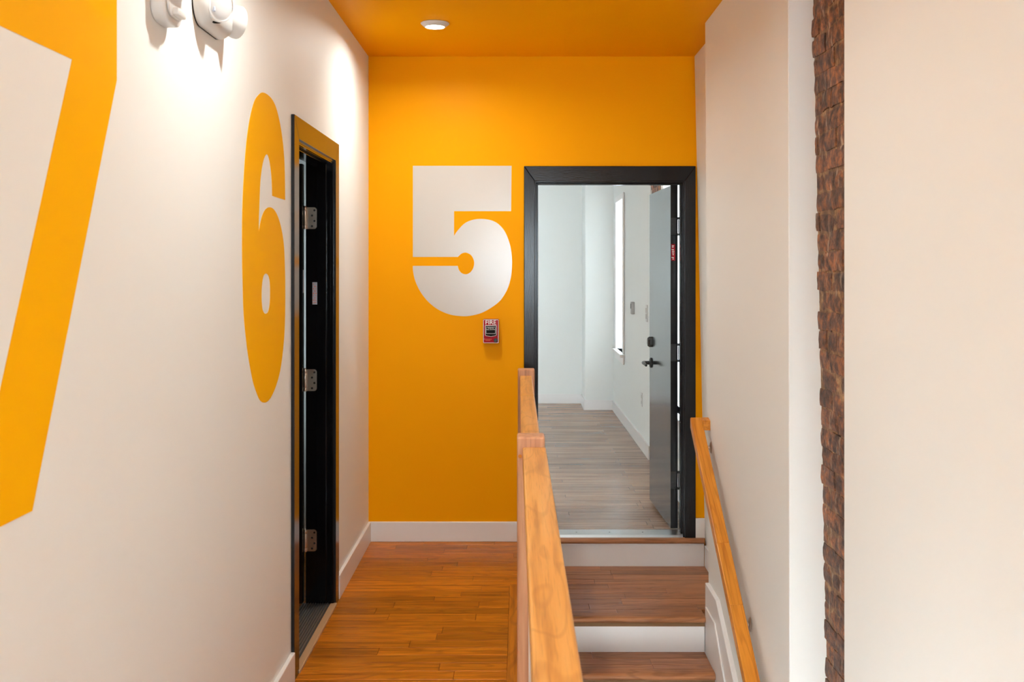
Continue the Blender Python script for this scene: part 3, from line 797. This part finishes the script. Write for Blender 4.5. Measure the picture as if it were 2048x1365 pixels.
tag(flat_shape('wall_number', [out6, h6], map_left, 0.0008, M_orange_num), 'large orange number 6 on the left wall beside the black door', 'number')
p7 = [(1.60, 2.13), (2.206, 2.13), (2.206, 1.953), (1.823, 1.127), (1.607, 1.127), (1.986, 1.953), (1.60, 1.953)]
tag(flat_shape('wall_number', [p7], map_left, 0.0008, M_orange_num), 'large orange number 7 cut off by the left picture edge', 'number')

# ------------------------------------------------------------------ staircase
stair = tag(empty('staircase', (0.474, 5.0, LOW)), 'oak staircase with white risers going down from door 5', 'stairs')
TX0, TX1 = 0.095, 0.900
ZP, RISE, RUN, DP = -0.133, 0.175, 0.256, 5.006
def nosing(x0, x1, yf, z, th_=0.030):
    """rounded nosing whose front is at depth yf and top at z, 9 cm deep"""
    n = 6; r = th_ / 2
    pts = [(yf + 0.06, z - th_)] + [(yf + r - r * math.sin(i * math.pi / n), z - r - r * math.cos(i * math.pi / n)) for i in range(n + 1)] + [(yf + 0.06, z)]
    return MB().prism(pts, 'x', x0, x1)
obj('nosing', nosing(TX0, 1.046, 5.848, 0.023, 0.027), M_tread, stair, smooth=True)
obj('riser', MB().box(TX0, 1.046, 5.868, 5.884, ZP - 0.01, -0.004, 0.001), M_trim, stair)
# platform, then steps
t = obj('tread', MB().box(TX0, TX1, DP + 0.02, 5.868, ZP - 0.05, ZP - 0.0195).box(TX1, 1.045, 5.10, 5.868, ZP - 0.05, ZP - 0.0195), M_base, stair)
plank_rows(lambda y: TX0, lambda y: 1.05 if y > 5.14 else TX1, 5.868, DP + 0.062, ZP, M_tread, t, lo=0.35, hi=0.8)
obj('nosing', nosing(TX0, TX1, DP, ZP, 0.031), M_tread, t, smooth=True)
zz, yy = ZP, DP
for i in range(11):
    zz -= RISE
    obj('riser', MB().box(TX0, TX1, yy + 0.026, yy + 0.042, zz - 0.01, zz + RISE - 0.030, 0.001), M_trim, stair)
    yn = yy - RUN
    t = obj('tread', MB().box(TX0, TX1, yn + 0.02, yy + 0.026, zz - 0.05, zz - 0.0195), M_base, stair)
    plank_rows(lambda y: TX0, lambda y: TX1, yy + 0.026, yn + 0.062, zz, M_tread, t, lo=0.5, hi=0.9)
    obj('nosing', nosing(TX0, TX1, yn, zz, 0.031), M_tread, t, smooth=True)
    yy = yn
# skirt boards on the right
SL = 0.66
ye = 2.2
up = [(5.07, 0.016), (4.80, 0.016), (4.40, -0.205), (ye, -0.205 - SL * (4.40 - ye)), (ye, -0.205 - SL * (4.40 - ye) - 0.6), (5.07, -0.6)]
structure(obj('baseboard_stairs', MB().prism(up, 'x', 0.909, 0.945, 0.002), M_trim), 'upper white skirt board climbing the wall beside the stairs', 'baseboard')
lo_ = [(5.03, -0.088), (4.80, -0.088), (4.575, -0.262), (ye, -0.262 - SL * (4.575 - ye)), (ye, -0.262 - SL * (4.575 - ye) - 0.5), (5.03, -0.65)]
structure(obj('trim_2', MB().prism(lo_, 'x', 0.901, 0.909, 0.002), M_trim), 'lower white stringer trim in front of the stair skirt', 'trim')
mb = MB()
mb.hexa([(xal(-0.1) - 0.012, 5.092, ZP), (xal(-0.1) + 0.01, 5.092, ZP), (xal(-0.1) + 0.01, 5.868, ZP), (xal(-0.1) - 0.012, 5.868, ZP)] +
        [(xal(-0.1) - 0.012, 5.092, -0.015), (xal(-0.1) + 0.01, 5.092, -0.015), (xal(-0.1) + 0.01, 5.868, -0.015), (xal(-0.1) - 0.012, 5.868, -0.015)], 0.002)
structure(obj('baseboard_alcove', mb, M_trim), 'white baseboard on the platform below door 5', 'baseboard')

# ------------------------------------------------------------------ guard rail
guard = tag(empty('guard_rail', (0.04, 3.1, 0)), 'light oak guard rail with square posts along the stair opening', 'railing')
ZT = 1.0                      # top of rail
PX0, PX1 = -0.006, 0.080
def post(yf, zlow):
    return obj('post', MB().box(PX0, PX1, yf, yf + 0.088, zlow, ZT + 0.031, 0.006, 2), M_post, guard)
post(5.33, 0.0); pn = post(3.205, 0.0); post(0.62, 0.0)
obj('plug', MB().lathe([(0, 0.001), (0.005, 0.001), (0.006, 0)], Matrix.Translation((PX0 + 0.009, 3.2045, 0.972)) @ Matrix.Rotation(R90, 4, 'X'), 14), M_hand, pn)
def rail(ya, yb, x0a, x1a, x0b, x1b):
    pts = []
    for z in (ZT - 0.058, ZT):
        pts += [(x0a, ya, z), (x1a, ya, z), (x1b, yb, z), (x0b, yb, z)]
    return obj('rail', MB().hexa(pts, 0.005, 2), M_rail, guard)
rail(5.33, 4.52, 0.0055, 0.066, 0.006, 0.0675)
rail(4.52, 3.293, 0.006, 0.0675, 0.007, 0.070)
rail(3.205, 0.708, 0.011, 0.083, 0.021, 0.088)
for ya, yb in ((3.293, 5.33), (0.708, 3.205)):
    n = round((yb - ya) / 0.112)
    for i in range(1, n):
        y = ya + (yb - ya) * i / n
        obj('baluster', MB().box(0.0285, 0.0605, y - 0.016, y + 0.016, 0.0, ZT - 0.056, 0.002), M_trim, guard)

# ------------------------------------------------------------------ handrail on the right wall
hand = tag(empty('handrail', (0.87, 4.5, 0.3)), 'sloping red oak handrail on nickel brackets, right of the stairs', 'handrail')
hy0, hz0, hs = 5.072, 0.824, 0.647
hx0, hx1 = 0.836, 0.892
zt = lambda y: hz0 - hs * (hy0 - y)
def hand_seg(ya, yb, bev=0.006):
    hh = 0.052
    pts = [(hx0, ya, zt(ya) - hh), (hx1, ya, zt(ya) - hh), (hx1, yb, zt(yb) - hh), (hx0, yb, zt(yb) - hh),
           (hx0, ya, zt(ya)), (hx1, ya, zt(ya)), (hx1, yb, zt(yb)), (hx0, yb, zt(yb))]
    return obj('rail_section', MB().hexa(pts, bev, 2), M_hand, hand)
hand_seg(hy0, 4.40, 0.004); hand_seg(4.40, 4.13, 0.004); hand_seg(4.13, 3.3, 0.004); hand_seg(3.3, 2.2, 0.004)
m = MB(); m.hexa([(hx1 - 0.004, 5.015, zt(5.015) - 0.020), (XR + 0.016, 5.015, zt(5.015) - 0.02), (XR + 0.016, hy0, zt(hy0) - 0.02), (hx1 - 0.004, hy0, zt(hy0) - 0.02),
                  (hx1 - 0.004, 5.015, zt(5.04) + 0.012), (XR + 0.016, 5.015, zt(5.04) + 0.012), (XR + 0.016, hy0, zt(hy0)), (hx1 - 0.004, hy0, zt(hy0))], 0.003, 2)
obj('wall_return', m, M_hand, hand)
for yb in (4.995, 4.135, 2.9):
    zc = zt(yb) - 0.085
    XW = xrw(yb, zc); MX = Matrix.Translation((XW, yb, zc)) @ Matrix.Rotation(-R90, 4, 'Y')
    b = obj('bracket', MB().lathe([(0, 0.008), (0.010, 0.008), (0.020, 0.005), (0.024, 0.0)], MX @ Matrix.Diagonal((1.25, 0.75, 1, 1)), 20), M_nickel, hand, smooth=True)
    obj('arm', MB().tube([(XW - 0.004, yb, zc), (XW - 0.020, yb, zc + 0.002), (XW - 0.040, yb, zc + 0.012), (0.866, yb, zc + 0.030), (0.862, yb, zc + 0.038)], [0.009, 0.008, 0.007, 0.007, 0.009]), M_nickel, b, smooth=True)

# ------------------------------------------------------------------ fire alarm pull station
fy = 5.9
FX = lambda px: (px - CX) * D / F
FZ = lambda py: EYE + (CY - py) * D / F
x0, x1, z0, z1 = FX(966.5), FX(998), FZ(686), FZ(638)
alarm = tag(empty('fire_alarm_pull_station', ((x0 + x1) / 2, D, z0)), 'red fire alarm pull station on the orange wall below the 5', 'fire alarm')
obj('body', MB().box(x0, x1, D - 0.046, D, z0, z1, 0.006, 3), M_red, alarm, smooth=True)
def am(u, v, w): return (u, D - 0.046 - w, v)
def rrect(a, b_, c, d_, r, n=4):
    P = []
    for cx_, cy_, s in ((b_ - r, d_ - r, 0), (a + r, d_ - r, 1), (a + r, c + r, 2), (b_ - r, c + r, 3)):
        P += [(cx_ + r * math.cos((s + i / n) * R90), cy_ + r * math.sin((s + i / n) * R90)) for i in range(n + 1)]
    return P
flat_shape('border', [rrect(x0 + 0.0015, x1 - 0.0015, z0 + 0.0015, z1 - 0.0015, 0.006), rrect(x0 + 0.0042, x1 - 0.0042, z0 + 0.0042, z1 - 0.0042, 0.004)], am, 0.0012, M_white, alarm)
sx_ = 75 / 1280 ; AX = lambda q: FX(945 + q * 75 / 1280); AZ = lambda q: FZ(620 + q * 80 / 1365)
text('lettering', 'FIRE', 0.0345, lambda u, v, w: am(AX(628) + u, AZ(422) + v, w), 0.0012, M_white, alarm, sx=1.0, bold=0.0005)
flat_shape('recess', [[(AX(440), AZ(520)), (AX(825), AZ(520)), (AX(825), AZ(850)), (AX(790), AZ(872)), (AX(640), AZ(898)), (AX(475), AZ(872)), (AX(440), AZ(850))]], am, 0.0006, M_dark, alarm)
hd = obj('pull_handle', MB().box(AX(462), AX(800), D - 0.060, D - 0.0462, AZ(778), AZ(548), 0.003, 2), M_dark, alarm)
hm = lambda u, v, w: (u, D - 0.060 - w, v)
flat_shape('white_outline', [[(AX(438), AZ(515)), (AX(828), AZ(515)), (AX(828), AZ(850)), (AX(790), AZ(876)), (AX(640), AZ(904)), (AX(475), AZ(876)), (AX(438), AZ(850))],
                             [(AX(455), AZ(535)), (AX(811), AZ(535)), (AX(811), AZ(845)), (AX(782), AZ(862)), (AX(640), AZ(888)), (AX(482), AZ(862)), (AX(455), AZ(845))]], am, 0.0012, M_white, alarm)
flat_shape('handle_outline', [rrect(AX(470), AX(795), AZ(800), AZ(570), 0.004), rrect(AX(484), AX(780), AZ(782), AZ(585), 0.003)], lambda u, v, w: (u, D - 0.0605 - w, v), 0.0006, M_grey, hd)
text('lettering', 'PUSH IN', 0.0088, lambda u, v, w: hm(AX(632) + u, AZ(606) + v, w), 0.0007, M_white, hd)
text('lettering', 'PULL DOWN', 0.0088, lambda u, v, w: hm(AX(632) + u, AZ(656) + v, w), 0.0007, M_white, hd)
m = MB()
m.box(AX(405), AX(430), D - 0.0468, D - 0.046, AZ(1000), AZ(962)); m.box(AX(438), AX(668), D - 0.0468, D - 0.046, AZ(992), AZ(976)); m.box(AX(450), AX(618), D - 0.0468, D - 0.046, AZ(1036), AZ(1018))
obj('small_print', m, M_redprint, alarm)
obj('key_lock', MB().lathe([(0.0115, 0), (0.0115, 0.004), (0.009, 0.006), (0, 0.006)], Matrix.Translation((AX(797), D - 0.046, AZ(1022))) @ Matrix.Rotation(R90, 4, 'X'), 20), M_iron, alarm, smooth=True)

# ------------------------------------------------------------------ ceiling downlights
def downlight(x, y, label):
    o = tag(empty('ceiling_downlight', (x, y, CEIL)), label, 'ceiling light', 'round downlights in the orange ceiling')
    T = Matrix.Translation((x, y, CEIL))
    obj('trim_ring', MB().lathe([(0.068, 0.0), (0.0705, -0.002), (0.070, -0.005), (0.052, -0.020), (0.048, -0.0215), (0.046, -0.019), (0.046, 0.0)], T, 40, close=False), M_plastic, o, smooth=True)
    obj('lens', MB().lathe([(0, -0.0205), (0.030, -0.0200), (0.0455, -0.0185), (0.0455, -0.010), (0, -0.010)], T, 32), M_glow, o)
    L = bpy.data.lights.new('downlight_lamp', 'AREA'); L.shape = 'DISK'; L.size = 0.085; L.energy = LAMP_W; L.color = LAMP; L.spread = math.radians(165)
    lo2 = bpy.data.objects.new('downlight_lamp', L); COL.objects.link(lo2); lo2.parent = o; lo2.location = (0, 0, -0.0225)
downlight(fx(870, 5.095), 5.095, 'lit round downlight in the orange ceiling before the end wall')
downlight(fx(870, 5.095), 2.75, 'round downlight in the ceiling above the left foreground, out of frame')
downlight(fx(870, 5.095), 0.5, 'round downlight in the ceiling above the photographer, out of frame')
downlight(fx(870, 5.095), -1.7, 'round downlight in the ceiling behind the photographer, out of frame')

# ------------------------------------------------------------------ wall alarm strobe and emergency light, top left
def rr_yz(y0, y1, z0, z1, r, n=8):
    return rrect(y0, y1, z0, z1, r, n)
strobe = tag(empty('alarm_strobe', (XL, 2.47, 2.13)), 'white fire alarm strobe at the top edge of the left wall', 'alarm')
SY0, SY1, SZ0, SZ1 = 2.402, 2.535, 2.132, 2.30
obj('housing', MB().prism(rr_yz(SY0, SY1, SZ0, SZ1, 0.04), 'x', XL, XL + 0.034, 0.005, 3), M_plastic, strobe, smooth=True)
obj('front_plate', MB().prism(rr_yz(SY0 + 0.014, SY1 - 0.014, SZ0 + 0.014, SZ1 - 0.014, 0.03), 'x', XL + 0.034, XL + 0.042, 0.003, 2), M_plastic, strobe, smooth=True)
m = MB(); m.prism([(2.43, 2.20), (2.51, 2.20), (2.515, 2.24), (2.51, 2.29), (2.43, 2.29), (2.425, 2.24)], 'x', XL + 0.042, XL + 0.066, 0.010, 3)
obj('strobe_lens', m, M_lens, strobe, smooth=True)
obj('bottom_tab', MB().box(XL + 0.036, XL + 0.055, 2.44, 2.50, 2.150, 2.168, 0.004, 2), M_plastic, strobe, smooth=True)
text('lettering', 'FIRE', 0.026, lambda u, v, w: (XL + 0.018 - v, SY0 - w + 0.001, 2.205 + u), 0.0008, M_redprint, strobe)

em = tag(empty('emergency_light', (XL, 2.85, 2.2)), 'white emergency light with two round lamp heads, top of left wall', 'emergency light')
EY0, EY1, EZ0, EZ1 = 2.712, 2.985, 2.198, 2.335
obj('back_plate', MB().prism(rr_yz(EY0, EY1, EZ0, EZ1, 0.062, 12), 'x', XL, XL + 0.003), M_dark, em)
# domed body: stacked rounded outlines
b = bmesh.new(); rings = []
for k, (ins, xx) in enumerate(((0.001, 0.003), (0.0, 0.012), (0.004, 0.024), (0.012, 0.036), (0.026, 0.046), (0.045, 0.050))):
    rings.append([b.verts.new((XL + xx, u, v)) for u, v in rr_yz(EY0 + ins, EY1 - ins, EZ0 + ins, EZ1 - ins, max(0.062 - ins, 0.014), 12)])
n = len(rings[0])
for A, B in zip(rings, rings[1:]):
    for i in range(n): b.faces.new((A[i], A[(i + 1) % n], B[(i + 1) % n], B[i]))
b.faces.new(rings[-1]); b.faces.new(rings[0][::-1])
bmesh.ops.recalc_face_normals(b, faces=b.faces)
mm = MB(); mm.add(b)
obj('body', mm, M_plastic, em, smooth=True)
obj('test_button', MB().box(XL + 0.030, XL + 0.052, 2.742, 2.752, 2.232, 2.246, 0.002), M_label, em)
def head(c, n_, shade_ring=False):
    q = Vector(n_).normalized().to_track_quat('Z', 'Y').to_matrix().to_4x4()
    T = Matrix.Translation(c) @ q
    h = obj('lamp_head', MB().lathe([(0, -0.030), (0.030, -0.028), (0.043, -0.012), (0.047, 0.006), (0.047, 0.014), (0.043, 0.0155), (0.042, 0.012), (0, 0.012)], T, 36), M_plastic, em, smooth=True)
    if shade_ring:
        obj('recess_shade_ring', MB().lathe([(0.040, -0.022), (0.0495, -0.012), (0.0495, -0.005), (0.044, -0.003)], T, 36), M_dark, h, smooth=True)  # dark ring stands in for the shaded recess around the head
    obj('lens', MB().lathe([(0.0415, 0.0125), (0.036, 0.016), (0.020, 0.0185), (0, 0.019)], T, 32), M_lens, h, smooth=True)
head((XL + 0.049, 2.775, 2.258), (0.86, -0.48, -0.10), True)
head((XL + 0.043, 2.958, 2.256), (0.66, 0.74, -0.06))

# ------------------------------------------------------------------ small devices on the room's right wall
x = RX(9.4)
th_ = tag(empty('thermostat', (x, 9.4, 1.135)), 'small grey thermostat on the room wall right of the window', 'thermostat')
obj('housing', MB().box(x - 0.030, x, 9.36, 9.44, 1.135, 1.245, 0.004, 2), M_grey, th_)
obj('display', MB().box(x - 0.031, x - 0.030, 9.375, 9.425, 1.185, 1.23), M_dark, th_)
x = RX(8.52)
sw = tag(empty('light_switch', (x, 8.52, 1.11)), 'white light switch plate beside the edge of the black door', 'switch')
obj('plate', MB().box(x - 0.007, x, 8.47, 8.57, 1.11, 1.25, 0.003, 2), M_plastic, sw)
for zc in (1.155, 1.205):
    obj('rocker', MB().box(x - 0.013, x - 0.007, 8.50, 8.54, zc - 0.02, zc + 0.02, 0.002), M_plastic, sw)
x = RX(8.83)
ou = tag(empty('wall_outlet', (x, 8.83, 0.375)), 'white wall outlet low on the room wall above the baseboard', 'outlet')
obj('plate', MB().box(x - 0.006, x, 8.79, 8.87, 0.375, 0.495, 0.002, 2), M_plastic, ou)
for zc in (0.41, 0.46):
    obj('socket', MB().box(x - 0.008, x - 0.006, 8.815, 8.845, zc - 0.014, zc + 0.014, 0.001), M_grey, ou)
